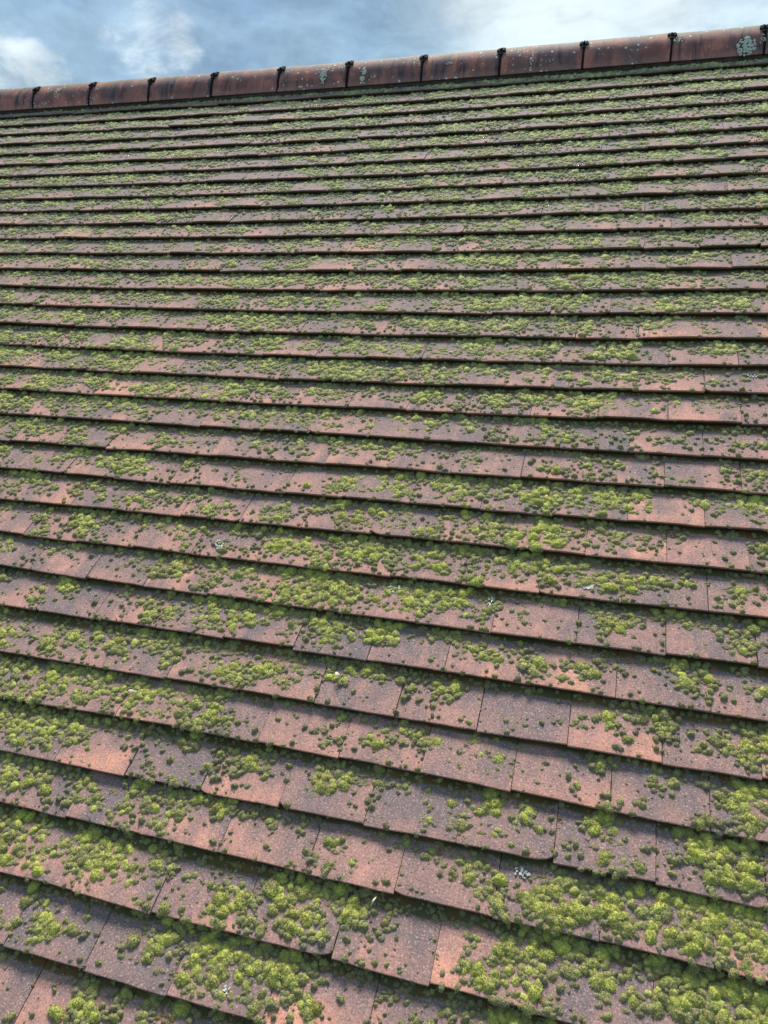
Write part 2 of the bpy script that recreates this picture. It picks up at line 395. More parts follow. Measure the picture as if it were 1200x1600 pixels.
TILES = {}       # course -> list of (u0,u1,dn,dv,rot)
def build_course(i):
    gx, gy = 12, 10
    off = 1.30 if i % 2 else 0.53
    Vs, Fs, A1, A2 = [], [], [], []
    base = 0
    ks = range(int((UMIN-off)//TW), int((UMAX-off)//TW)+1)
    lst = []
    jit = {k: random.gauss(0, 0.022) for k in range(ks[0], ks[-1]+3)}
    for k in ks:
        u0 = off + k*TW + jit[k] + 0.004 + abs(random.gauss(0, 0.005))
        u1 = off + (k+1)*TW + jit[k+1] - 0.003
        dn0, dn1 = random.gauss(0, 0.010), random.gauss(0, 0.010)
        if random.random() < 0.06: dn0 += 0.03
        dvv = random.gauss(0, 0.016); skew = random.gauss(0, 0.008)
        camber = random.uniform(0.004, 0.022)
        s1 = random.randrange(10**6)
        lst.append((u0, u1, dn0, dn1, dvv))
        xs = np.linspace(0, 1, gx+1)
        uu = u0 + (u1-u0)*xs
        ragged = wob(uu*3, s1, 0.009)
        chip = np.zeros(gx+1)
        if random.random() < 0.16:                       # a knocked corner
            w = random.uniform(.06, .14)
            chip = np.maximum(0, 1-(xs if random.random() < .5 else 1-xs)/w)*random.uniform(.03, .09)
        lipv = vlip(i, uu) + dvv + skew*(xs-.5)*2 + ragged + chip
        # rows: bottom of lip, lip top (bevel), then up the face
        ys = np.concatenate([[0.0, 0.010, 0.035], np.linspace(0.13, 1.12, gy-2), [2.12]])
        rows = []
        att = []
        dn = dn0 + (dn1-dn0)*xs + camber*(1-(2*xs-1)**2)
        lowb = lipv + 0.018
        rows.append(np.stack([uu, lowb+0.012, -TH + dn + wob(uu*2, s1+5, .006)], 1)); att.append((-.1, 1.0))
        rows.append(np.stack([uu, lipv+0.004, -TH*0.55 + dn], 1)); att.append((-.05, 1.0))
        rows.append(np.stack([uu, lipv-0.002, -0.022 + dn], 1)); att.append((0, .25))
        for j, y in enumerate(ys[1:]):
            z = -OFF*y + dn*(1-0.5*min(y, 1)) + wob(uu*2.2+y*3, s1+2, 0.004)
            if j == 0: z = z-0.004
            rows.append(np.stack([uu, lipv+y, z], 1)); att.append((y, 0))
        G = np.array(rows)                                # (nr, gx+1, 3)
        # thin the side edges downwards: side skirts
        nr = G.shape[0]
        sk = []
        for side, xi in ((0, 0), (1, gx)):
            s = G[:, xi].copy(); s[:, 2] -= TH*0.95; s[0, 2] = G[0, xi, 2]; s[1, 2] = G[0, xi, 2]; s[2, 2] = G[0, xi, 2]
            sk.append(s)
        V = np.concatenate([G.reshape(-1, 3), sk[0], sk[1]])
        n0 = nr*(gx+1)
        idx = np.arange(n0).reshape(nr, gx+1)
        q = np.stack([idx[:-1, :-1], idx[:-1, 1:], idx[1:, 1:], idx[1:, :-1]], -1).reshape(-1, 4)
        a = np.arange(nr-1)
        ql = np.stack([n0+a, idx[:-1, 0], idx[1:, 0], n0+a+1], -1)
        qr = np.stack([idx[:-1, -1], n0+nr+a, n0+nr+a+1, idx[1:, -1]], -1)
        Fs.append(np.concatenate([q, ql, qr])+base)
        Vs.append(V)
        rr = (random.random(), random.random(), random.random(), 1)
        A1.append(np.tile(rr, (len(V), 1)))
        L = np.zeros((len(V), 4)); L[:, 3] = 1
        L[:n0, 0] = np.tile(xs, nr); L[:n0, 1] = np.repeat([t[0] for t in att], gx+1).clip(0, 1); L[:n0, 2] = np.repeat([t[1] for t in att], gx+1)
        L[n0:, 0] = 0; L[n0:, 1] = 0.6; L[n0:, 2] = 0.6
        A2.append(L)
        base += len(V)
    TILES[i] = lst
    V = world(np.concatenate(Vs))
    Fa = np.concatenate(Fs)
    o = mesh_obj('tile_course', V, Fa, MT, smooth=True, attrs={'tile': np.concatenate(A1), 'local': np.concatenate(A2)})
    o.data.set_sharp_from_angle(angle=R(40))
    under_roof(o)
    return o
for i in range(0, NCOURSE):
    build_course(i)

def box_uvn(u0, u1, v0, v1, n0, n1):
    P = [(u, v, n) for n in (n0, n1) for v in (v0, v1) for u in (u0, u1)]
    Fq = [(0, 2, 3, 1), (4, 5, 7, 6), (0, 1, 5, 4), (2, 6, 7, 3), (0, 4, 6, 2), (1, 3, 7, 5)]
    return world(P), Fq
V_, F_ = box_uvn(UMIN-.1, UMAX+1, V0-NCOURSE-1, 33.2, -0.9, -0.55)
under_roof(mesh_obj('roof_boarding', V_, F_, MUNDER, smooth=False))

# ------------------------------------------------------------------ ridge
RR = 1.27
NB = 0.12
def vbase(u):
    a, b_, c_ = -30.3, -10.3, 4.5
    u = np.clip(u, a-1, c_+2)
    A, B, C = 32.82, 32.67, 32.84
    return (A*(u-b_)*(u-c_)/((a-b_)*(a-c_)) + B*(u-a)*(u-c_)/((b_-a)*(b_-c_)) + C*(u-a)*(u-b_)/((c_-a)*(c_-b_)))
def ridge_pt(u, ang, r=RR, dv=0.0):
    """point on the half-round ridge: ang 0 at the near edge, pi at the far edge (roof coords)"""
    vb = vbase(u) + dv
    yb = CP*vb - SP*NB; zb = SP*vb + CP*NB
    Y = yb + RR - r*np.cos(ang); Z = zb + r*np.sin(ang)
    return np.stack([np.broadcast_to(u, np.shape(Y)), CP*Y + SP*Z, -SP*Y + CP*Z], -1)
JU = [-28.13+3.246*k for k in range(-3, 13)]        # joints along the ridge
RIDGE_LABELS = {0: 'weathered ridge tile at the left edge of the roof', 11: 'ridge tile with a dense white lichen rosette'}
ridge_objs = []
NA, NL = 34, 14
for k in range(len(JU)-1):
    u0, u1 = JU[k]+0.05, JU[k+1]-0.035
    dvj = random.gauss(0, 0.02); dr = random.gauss(0, 0.012); tilt = random.gauss(0, 0.010)
    us = np.linspace(u0, u1, NL); an = np.linspace(0, math.pi, NA)
    rows = []; at = []
    rv = (random.random(), random.random())
    for shell in (0, 1):
        for a in an:
            flange = 0.035*max(0, 1-(min(a, math.pi-a)/0.10))**.5 if shell == 0 else 0
            groove = -0.012*math.exp(-((min(a, math.pi-a)-0.19)/0.035)**2)
            r = RR + dr + flange + groove - shell*0.13
            rows.append(ridge_pt(us, a, r + tilt*(us-u0)/3 + 0.006*np.sin(us*2+k), dvj))
            L = np.zeros((NL, 4)); L[:, 0] = np.linspace(0, 3.2, NL); L[:, 1] = 1-abs(a-math.pi/2)/(math.pi/2); L[:, 2] = rv[0]; L[:, 3] = 1
            at.append(L)
    G = np.array(rows)                                   # (2*NA, NL, 3)
    idx = np.arange(2*NA*NL).reshape(2, NA, NL)
    o_, i_ = idx
    q = [np.stack([o_[:-1, :-1], o_[:-1, 1:], o_[1:, 1:], o_[1:, :-1]], -1).reshape(-1, 4),
         np.stack([i_[:-1, :-1], i_[1:, :-1], i_[1:, 1:], i_[:-1, 1:]], -1).reshape(-1, 4),
         np.stack([o_[:-1, 0], o_[1:, 0], i_[1:, 0], i_[:-1, 0]], -1),
         np.stack([o_[:-1, -1], i_[:-1, -1], i_[1:, -1], o_[1:, -1]], -1),
         np.stack([o_[0, :-1], i_[0, :-1], i_[0, 1:], o_[0, 1:]], -1),
         np.stack([o_[-1, :-1], o_[-1, 1:], i_[-1, 1:], i_[-1, :-1]], -1)]
    rt = mesh_obj('ridge_tile', world(G.reshape(-1, 3)), np.concatenate(q), MR, smooth=True, attrs={'local': np.concatenate(at)})
    rt.data.set_sharp_from_angle(angle=R(50))
    under_roof(rt)
    ridge_objs.append(rt)
    # joint strip over the gap at the right-hand end, and its clamp
    ju = JU[k+1]
    def band(name, ua, ub, a0, a1, r0, r1, n=14):
        an2 = np.linspace(a0, a1, n)
        P = np.stack([ridge_pt(np.full(n, uu), an2, rr, dvj) for uu in (ua, ub) for rr in (r0, r1)], 1)   # n,4: (ua,r0),(ua,r1),(ub,r0),(ub,r1)
        idx = np.arange(n*4).reshape(n, 4)
        Fq = []
        for j in range(n-1):
            for (p, q2) in ((1, 3), (3, 2), (2, 0), (0, 1)):
                Fq.append((idx[j, p], idx[j, q2], idx[j+1, q2], idx[j+1, p]))
        Fq.append((idx[0, 0], idx[0, 2], idx[0, 3], idx[0, 1])); Fq.append((idx[-1, 0], idx[-1, 1], idx[-1, 3], idx[-1, 2]))
        return world(P.reshape(-1, 3)), [tuple(int(x) for x in f) for f in Fq]
    tw = random.gauss(0, 0.02)
    Vb, Fb = band('joint_strip', ju-0.032+tw, ju+0.038+tw, -0.02, 0.92, RR-0.05, RR+0.035, 12)
    js = mesh_obj('joint_strip', Vb, Fb, MCLIP, parent=rt, smooth=False)
    Vg, Fg = band('joint_filling', ju-0.04, ju+0.055, 0.0, 3.14, RR-0.10, RR-0.02, 26)
    mesh_obj('joint_filling', Vg, Fg, MUNDER, parent=rt, smooth=False)
    # clamp: cross plate, two raised lugs and a domed screw, straddling the joint near the top
    a_c = 0.80 + random.gauss(0, 0.03)
    allV, allF = [], []
    def addb(*args):
        v, f = band('x', *args)
        n = sum(len(x) for x in allV)
        allV.append(v); allF.extend([tuple(a+n for a in ff) for ff in f])
    addb(ju-0.17+tw, ju+0.18+tw, a_c-0.01, a_c+0.09, RR+0.01, RR+0.075, 4)
    addb(ju-0.08+tw, ju+0.08+tw, a_c-0.15, a_c-0.02, RR+0.02, RR+0.06, 4)
    addb(ju-0.13+tw, ju-0.06+tw, a_c+0.10, a_c+0.20, RR+0.01, RR+0.06, 4)
    addb(ju+0.06+tw, ju+0.14+tw, a_c+0.10, a_c+0.24, RR+0.01, RR+0.055, 4)
    addb(ju-0.04+tw, ju+0.035+tw, a_c+0.10, a_c+0.30, RR+0.02, RR+0.05, 5)
    br = mesh_obj('clip_bracket', np.concatenate(allV), allF, MCLIP, parent=rt, smooth=False)
    c0 = ridge_pt(np.array(ju+tw), np.array(a_c+0.05), RR+0.07, dvj); c1 = ridge_pt(np.array(ju+tw), np.array(a_c+0.05), RR+0.19, dvj)
    ax = (c1-c0)/np.linalg.norm(c1-c0); e1 = np.array([1.0, 0, 0]); e2 = np.cross(ax, e1)
    P = []
    for h, rr in ((0, .05), (.03, .05), (.05, .03)):
        for t in range(10):
            P.append(c0 + ax*h + rr*(math.cos(t*.628)*e1 + math.sin(t*.628)*e2))
    P.append(c0+ax*0.057)
    Fq = [(j*10+t, j*10+(t+1) % 10, j*10+10+(t+1) % 10, j*10+10+t) for j in range(2) for t in range(10)] + [(20+t, 20+(t+1) % 10, 30) for t in range(10)]
    mesh_obj('screw_head', world(np.array(P)), Fq, MCLIP, parent=rt, smooth=True)
# mortar bed under the ridge
uu = np.linspace(UMIN, UMAX, 160)
P = []
for dv_, nn in ((0.06, -0.25), (0.04, 0.02), (0.16, 0.12), (0.6, 0.30), (0.6, -0.5)):
    P.append(np.stack([uu, vbase(uu)+dv_+wob(uu*6, 4, .03), np.full(160, nn)+wob(uu*9, int(dv_*10)+3, .02)], 1))
G = np.array(P); idx = np.arange(5*160).reshape(5, 160)
q = np.stack([idx[:-1, :-1], idx[:-1, 1:], idx[1:, 1:], idx[1:, :-1]], -1).reshape(-1, 4)
under_roof(mesh_obj('mortar_bed', world(G.reshape(-1, 3)), q, plain('old_mortar', (0.10, 0.085, 0.075), 0.9, 40, 0.7, (0.03, 0.028, 0.02)), smooth=True))
# the slope beyond the ridge, and the end walls under the roof
apex_y = (CP*32.7 - SP*NB + RR)*U + BASE.y
apex_z = (SP*32.7 + CP*NB)*U + BASE.z + 0.35*U
def quad(name, pts, mat, thick):
    pts = [Vector(p) for p in pts]; n = (pts[1]-pts[0]).cross(pts[3]-pts[0]).normalized()*thick
    P = [tuple(p) for p in pts] + [tuple(p-n) for p in pts]
    return mesh_obj(name, P, [(0, 1, 2, 3), (7, 6, 5, 4), (0, 4, 5, 1), (1, 5, 6, 2), (2, 6, 7, 3), (3, 7, 4, 0)], mat, smooth=False)
x0, x1 = UMIN*U, UMAX*U
D = 3.6
rear = quad('rear_slope', [(x1, apex_y, apex_z-.02), (x0, apex_y, apex_z-.02), (x0, apex_y+D*CP, apex_z-.02-D*SP), (x1, apex_y+D*CP, apex_z-.02-D*SP)],
     plain('rear_clay', (0.24, 0.12, 0.10), 0.8, 12, 0.6, (0.09, 0.07, 0.07)), 0.05)
under_roof(rear)

# ------------------------------------------------------------------ ground far below
g = bpy.data.objects.new('ground', None)
gv = [(-600, -600, 0), (600, -600, 0), (600, 600, 0), (-600, 600, 0)]
g = mesh_obj('ground', gv, [(0, 1, 2, 3)], MGROUND, smooth=False)
tag(g, kind='structure')

# ------------------------------------------------------------------ moss
GX = np.arange(50, 1200, 100)
GRID = {200: '555556677777', 300: '665456766655', 400: '646465566654', 480: '777666678564', 580: '777567666643',
        640: '765565566532', 690: '665444546423', 740: '655434654544', 790: '545546666544', 850: '443655667523',
        905: '224687554434', 950: '435886752443', 1000: '676755352144', 1050: '776544224344', 1110: '875533321355',
        1200: '635335542535', 1300: '575212433436', 1400: '443565156767', 1500: '225663267778', 1600: '143442266778'}
GY = np.array(sorted(GRID)); GD = np.array([[int(c) for c in GRID[y]] for y in GY], float)
PATCH = [(90, 1340, 115, 32, 1), (65, 1455, 30, 28, 1), (235, 1455, 32, 22, 1.1), (335, 1490, 40, 45, 1), (120, 1580, 26, 26, 1.2), (283, 1262, 40, 22, 1),
         (155, 1222, 60, 18, 1), (455, 1390, 75, 40, 1), (480, 1445, 35, 30, 1), (350, 1405, 40, 26, 1), (500, 1230, 26, 34, 1), (430, 1540, 55, 40, 1),
         (600, 1425, 18, 55, 1), (620, 1500, 18, 15, 1), (725, 1358, 34, 22, 1), (780, 1270, 18, 16, 1), (790, 1495, 42, 48, 1), (860, 1500, 60, 48, 1),
         (955, 1290, 36, 40, 1), (890, 1400, 58, 38, 1), (965, 1395, 40, 38, 1), (1000, 1450, 60, 36, 1), (1150, 1345, 60, 42, 1.1), (1042, 1228, 30, 18, 1),
         (1145, 1238, 18, 22, 1), (1100, 1430, 60, 40, 1), (1150, 1500, 60, 50, 1), (1000, 1545, 70, 45, 1), (1165, 1580, 50, 36, 1),
         (60, 1055, 55, 30, 1.1), (100, 1110, 85, 35, 1), (205, 1080, 55, 22, 1), (60, 1145, 60, 22, 1), (320, 1130, 40, 26, 1), (440, 1040, 70, 15, 1),
         (463, 1065, 24, 14, 1), (702, 1076, 28, 13, 1.3), (630, 1150, 75, 18, 1), (882, 1030, 15, 15, 1), (965, 1120, 18, 32, 1), (1080, 1060, 40, 13, 1.2),
         (965, 1150, 30, 18, 1), (1130, 1160, 38, 22, 1), (1000, 968, 55, 16, 1), (1090, 985, 50, 13, 1), (445, 850, 50, 14, 1.1), (580, 865, 40, 13, 1),
         (480, 925, 95, 22, 1.1), (700, 930, 75, 16, 1), (400, 965, 60, 13, 1), (640, 1000, 45, 10, 1), (770, 1012, 45, 9, 1), (830, 835, 90, 18, 1.1),
         (735, 830, 25, 18, 1.2), (900, 772, 85, 15, 1), (640, 755, 95, 16, 1), (1010, 690, 24, 11, 1), (1150, 690, 22, 11, 1), (60, 660, 60, 15, 1),
         (210, 722, 32, 22, 1), (150, 810, 45, 14, 1.3), (330, 640, 60, 12, 1), (520, 655, 30, 12, 1), (820, 620, 70, 11, 1), (910, 585, 60, 11, 1),
         (830, 465, 55, 10, 1.4), (1080, 465, 40, 8, 1), (700, 505, 90, 10, 1.1), (540, 575, 70, 12, 1), (80, 490, 90, 11, 1.1), (330, 440, 90, 9, .8),
         (880, 432, 60, 8, 1), (760, 405, 50, 8, 1), (110, 405, 20, 6, 1), (840, 245, 80, 5, .9), (1120, 100, 70, 5, 1.2), (870, 118, 110, 6, 1.1),
         (130, 545, 130, 11, .9), (400, 505, 80, 9, .9), (600, 545, 70, 9, .8), (1050, 280, 60, 5, .7), (950, 335, 90, 6, .7)]
BARE = [(205, 832, 50, 16), (170, 880, 75, 20), (60, 870, 40, 14), (65, 935, 60, 14), (200, 925, 40, 14), (430, 740, 50, 16), (260, 745, 30, 12), (250, 530, 35, 8),
        (195, 1175, 45, 26), (430, 1135, 30, 22), (430, 1215, 50, 22), (420, 1310, 90, 24), (585, 1090, 70, 16), (740, 1110, 55, 20), (900, 1165, 55, 16),
        (640, 1255, 60, 26), (620, 1355, 50, 26), (800, 1215, 55, 18), (1010, 735, 80, 14), (1060, 650, 90, 14), (920, 660, 40, 10), (1155, 515, 45, 10),
        (1010, 870, 60, 18), (1120, 870, 60, 20), (900, 955, 60, 16), (950, 1010, 90, 16), (900, 1090, 60, 24), (690, 985, 0, 0), (660, 1010, 60, 10),
        (40, 1530, 55, 50), (150, 1480, 40, 26), (30, 1250, 30, 20), (560, 1560, 60, 30), (680, 1480, 45, 35), (1060, 990, 60, 12), (450, 590, 40, 8),
        (690, 680, 45, 10), (830, 730, 40, 14), (620, 715, 60, 10), (1080, 1250, 40, 22), (960, 1240, 40, 18), (380, 830, 0, 0), (380, 990, 0, 0), (560, 1140, 0, 0)]
def hash2(ix, iy, s):
    h = (ix*374761393 + iy*668265263 + s*1442695041) & 0xFFFFFFFF
    h = ((h ^ (h >> 13))*1274126177) & 0xFFFFFFFF
    return ((h ^ (h >> 16)) & 0xFFFF)/65535.0
def vnoise(x, y, s):
    ix = np.floor(x).astype(np.int64); iy = np.floor(y).astype(np.int64)
    fx = x-ix; fy = y-iy; fx = fx*fx*(3-2*fx); fy = fy*fy*(3-2*fy)
    a = hash2(ix, iy, s); b_ = hash2(ix+1, iy, s); c_ = hash2(ix, iy+1, s); d = hash2(ix+1, iy+1, s)
    return (a*(1-fx)+b_*fx)*(1-fy) + (c_*(1-fx)+d*fx)*fy
def fbm(x, y, s, o=4):
    t = 0; w = 0
    for k in range(o):
        t = t + vnoise(x*2**k, y*2**k, s+k*17)*0.55**k; w += 0.55**k
    return t/w
def roof_local(u, v):
    """course index, height within the course (0 lip .. 1 next lip), surface n"""
    i = np.floor(V0 - v).astype(int)+1           # course whose nominal lip lies below v
    ii = np.clip(i, 0, NCOURSE-1)
    lip = np.zeros_like(u)
    for _ in range(2):
        for k in np.unique(ii):
            m = ii == k; lip[m] = vlip(int(k), u[m])
        low = v < lip
        ii = np.clip(np.where(low, ii+1, ii), 0, NCOURSE-1)
        up = (~low) & (ii > 0)
        nxt = np.full_like(u, 1e9)
        for k in np.unique(ii[up]):
            m = up & (ii == k); nxt[m] = vlip(int(k)-1, u[m])
        ii = np.clip(np.where(v >= nxt, ii-1, ii), 0, NCOURSE-1)
    for k in np.unique(ii):
        m = ii == k; lip[m] = vlip(int(k), u[m])
    y = v-lip
    return ii, y, -OFF*y
def joint_dist(i, u):
    off = np.where(i % 2 == 1, 1.30, 0.53)
    f = (u-off)/TW
    return np.abs(f-np.round(f))*TW
# candidates over the visible slope, a little beyond the edges of the picture
def sample(n):
    # uniform per unit area of roof
    u = rng.uniform(UMIN+.5, UMAX-.5, n); v = rng.uniform(-3.0, 33.0, n)
    x, y = project(np.stack([u, v, np.zeros(n)], 1))
    ok = (x > -260) & (x < 1460) & (y < 1900) & np.isfinite(x)
    return u[ok], v[ok], x[ok], y[ok]
def density(x, y):
    fx = np.clip((x-50)/100, 0, 10.999); ix = fx.astype(int); fx -= ix
    yy = np.clip(y, GY[0], GY[-1]-1e-3)
    iy = np.clip(np.searchsorted(GY, yy, side='right')-1, 0, len(GY)-2); fy = (yy-GY[iy])/(GY[iy+1]-GY[iy])
    d = (GD[iy, ix]*(1-fx)+GD[iy, ix+1]*fx)*(1-fy) + (GD[iy+1, ix]*(1-fx)+GD[iy+1, ix+1]*fx)*fy
    return d/10
def ell(x, y, L, has_s):
    t = np.zeros_like(x)
    for p in L:
        if p[2] == 0: continue
        q = ((x-p[0])/p[2])**2+((y-p[1])/p[3])**2
        t = np.maximum(t, (p[4] if has_s else 1)*np.clip(1.55-q, 0, 1))
    return t
def clusterness(u, v, x, y, ii, yl):
    c = fbm(u*1.15+ii*3.7, v*1.8, 11) * 0.52 + fbm(u*3.9, v*4.4, 29, 3)*0.48        # 0..1 centred on .5
    d = density(x, y)
    c = c + (d-0.5)*0.30 - 0.010 - 0.024*np.clip((v-12)/10, 0, 1)
    c = c + 0.075*ell(x, y, PATCH, True) - 0.12*ell(x, y, BARE, False)
    c = c + 0.07*np.clip((yl-0.1)/0.35, 0, 1) - 0.085*np.clip((0.22-yl)/0.2, 0, 1)      # thinner toward the exposed edge
    return c
T0 = 0.522
C = dict(u=[], v=[], r=[], yel=[], rust=[], h=[])
def put(u, v, r, yel, rust, h):
    for k, a in zip(('u', 'v', 'r', 'yel', 'rust', 'h'), (u, v, r, yel, rust, h)): C[k].append(a)
# 1 clusters
u, v, x, y = sample(300000)
ii, yl, _ = roof_local(u, v)
c = clusterness(u, v, x, y, ii, yl)
keep = (c > T0) & (rng.random(len(u)) < np.clip((c-T0)/0.05+.22, 0, 1)*0.60) & (v < 32.9)
u, v, c, yl, x, y = (a[keep] for a in (u, v, c, yl, x, y))
s = np.clip((c-T0)/0.14, 0, 1)
bigf = rng.random(len(u))
r = 0.030 + 0.026*rng.random(len(u)) + s*(0.010+0.048*bigf**2.6)
yel = np.clip(0.22 + 0.50*s + rng.normal(0, .16, len(u)) + 0.5*(r-.06)/.06, 0, 1)
put(u, v, r, yel, np.clip(rng.normal(-.3, .25, len(u)), 0, .6), rng.uniform(.48, .8, len(u)))
# 1b larger domes in the thick of a cluster
u, v, x, y = sample(8000)
ii, yl, _ = roof_local(u, v)
c = clusterness(u, v, x, y, ii, yl)
keep = (c > T0+0.035) & (yl < .85) & (v < 32.6)
u, v, c, x, y = (a[keep] for a in (u, v, c, x, y))
r = rng.uniform(0.055, 0.098, len(u)) * np.where(rng.random(len(u)) < .12, 1.3, 1)
put(u, v, r, np.clip(rng.normal(.75, .18, len(u)), 0, 1), np.zeros(len(u)), rng.uniform(.55, .8, len(u)))
# 2 loners everywhere
u, v, x, y = sample(165000)
ii, yl, _ = roof_local(u, v)
c = clusterness(u, v, x, y, ii, yl)
keep = (rng.random(len(u)) < np.clip(.58 + (c-.48)*3.0, .20, 1)) & (v < 32.8)
u, v, c = u[keep], v[keep], c[keep]
r = 0.013 + 0.050*rng.random(len(u))**2.5
put(u, v, r, np.clip(rng.normal(.14, .20, len(u)) + (r-.03)*6, 0, 1), np.clip(rng.normal(-.2, .2, len(u)), 0, .5), rng.uniform(.75, 1.1, len(u)))
# 3 cushions sitting on the very edge of a tile
k = 5200
ci = rng.integers(1, 36, k); u = rng.uniform(UMIN+1, UMAX-1, k)
v = np.array([float(vlip(int(a), b_)) for a, b_ in zip(ci, u)]) + rng.normal(.015, .02, k)
x, y = project(np.stack([u, v, np.zeros(k)], 1)); ok = (x > -200) & (x < 1400) & (y < 1800)
ii, yl, _ = roof_local(u, v+.2)
ok &= rng.random(k) < np.clip(density(x, y)*1.2, .1, 1)
u, v = u[ok], v[ok]
r = rng.uniform(.018, .055, len(u))
put(u, v+.03, r, np.clip(rng.normal(.25, .15, len(u)), 0, 1), np.zeros(len(u)), rng.uniform(.8, 1.1, len(u)))
# 4 low mat in the crack beneath each edge
u, v, x, y = sample(330000)
ii, yl, _ = roof_local(u, v)
wdt = np.clip((fbm(u*1.3+ii*2.1, ii*5.3+v*0, 77, 4)-.36)*1.15 + (density(x, y)-.5)*.14, 0.015, .34)
keep = (yl > 1-wdt) & (rng.random(len(u)) < .62) & (v < 32.9)
u, v, x, y, ii, yl = (a[keep] for a in (u, v, x, y, ii, yl))
r = rng.uniform(.022, .052, len(u))
put(u, v, r, np.clip(rng.normal(.18, .14, len(u)) + .35*(fbm(u*.8, v*.8, 5)-.5), 0, 1), np.clip(rng.normal(.18, .3, len(u)) + 2.2*(fbm(u*.9+3, v, 91)-.50), 0, .9), rng.uniform(.5, .8, len(u)))
# 5 plugs of rusty moss in the side joints
k = 30000
u, v, x, y = sample(160000)
ii, yl, _ = roof_local(u, v)
jd = joint_dist(ii, u)
keep = (jd < .035) & (fbm(u*1.7+9, v*1.9, 55) > .47) & (rng.random(len(u)) < .6) & (v < 32.8)
u, v = u[keep], v[keep]
put(u, v, rng.uniform(.022, .042, len(u)), np.clip(rng.normal(.2, .15, len(u)), 0, 1), np.clip(rng.normal(.35, .35, len(u)), 0, 1), rng.uniform(.5, .7, len(u)))
C = {k: np.concatenate(a) for k, a in C.items()}
ii, yl, ns = roof_local(C['u'], C['v'])
C['n'] = ns - 0.006
# depth below the picture's nearest point decides how finely a cushion is modelled
P = np.stack([C['u'], C['v'], C['n']], 1)
dist = np.linalg.norm(P-np.array([0, 0, CAMH]), axis=1)
pxr = F*C['r']/dist
print('cushions', len(P), 'px radius', np.percentile(pxr, [5, 50, 95]))

def dome(nlat, nlon, nbl, seed, bl, bw):
    """unit cushion, radius 1 in u-v, standing on n=0; returns verts, tris, tip flag"""
    rg = np.random.default_rng(seed)
    V = [(0, 0, 1.0)]
    T = []
    phis = np.linspace(0, R(112), nlat+1)[1:]
    for p_ in phis:
        for t in range(nlon):
            th = 2*math.pi*(t+.5*(len(V) % 2))/nlon
            V.append((math.sin(p_)*math.cos(th), math.sin(p_)*math.sin(th), math.cos(p_)))
    V = np.array(V)
    d = V.copy()
    ph = rg.uniform(0, 6.28, 9); k = rg.normal(0, 2.6, (9, 3))
    amp = 0.045
    disp = 1 + amp*np.sum(np.sin(V@k.T+ph), axis=1)
    k2 = rg.normal(0, 7.5, (7, 3)); fine = lambda W: .035*np.sum(np.sin(W@k2.T+ph[:7]), axis=1) if nlon > 8 else 0
    disp = disp + fine(d)
    if nlon > 12: disp += rg.normal(0, .03, len(V))
    V = V*disp[:, None]
    V[:, 2] += 0.36
    V[:, 2] /= 1.36
    for t in range(nlon): T.append((0, 1+t, 1+(t+1) % nlon))
    for j in range(nlat-1):
        a = 1+j*nlon; b_ = a+nlon
        for t in range(nlon):
            t2 = (t+1) % nlon
            T.append((a+t, b_+t, b_+t2)); T.append((a+t, b_+t2, a+t2))
    tip = np.zeros(len(V))
    # leafy shoots
    z = rg.uniform(-.15, 1, nbl); a = rg.uniform(0, 6.28, nbl); s_ = np.sqrt(1-z*z)
    D = np.stack([s_*np.cos(a), s_*np.sin(a), z], 1)
    dd = 1 + amp*np.sum(np.sin(D@k.T+ph), axis=1)
    dd = dd + fine(D)
    root = D*dd[:, None]*0.97
    root[:, 2] = (root[:, 2]+.36)/1.36
    out = D + rg.normal(0, .45, D.shape); out[:, 2] += .15; out /= np.linalg.norm(out, axis=1)[:, None]
    side = np.cross(out, rg.normal(0, 1, D.shape)); side /= np.linalg.norm(side, axis=1)[:, None]
    ln = bl*rg.uniform(.6, 1.35, nbl)[:, None]
    BV = np.stack([root-side*bw, root+side*bw, root+out*ln], 1).reshape(-1, 3)
    n0 = len(V)
    BT = np.arange(nbl*3).reshape(-1, 3)+n0
    return np.concatenate([V, BV]), np.concatenate([np.array(T), BT]), np.concatenate([tip, (np.array([[.15, .15, 1.0]])*rg.uniform(.12, 1.0, (nbl, 1))**(1.3 if nlon > 9 else .8)).ravel()])
def lod_of(p):
    return np.select([p > 11, p > 6.5, p > 3.6, p > 2.0], [0, 1, 2, 3], 4)
SPEC = {0: (13, 28, 420, .24, .070, 8), 1: (9, 18, 240, .28, .090, 8), 2: (5, 11, 70, .28, .13, 6), 3: (3, 8, 40, .32, .18, 5), 4: (2, 6, 18, .36, .25, 4)}
lod = lod_of(pxr)
print('lod', np.bincount(lod))
VV, TT, AA = [], [], []
nb = 0
rr_ = rng.random(len(P))
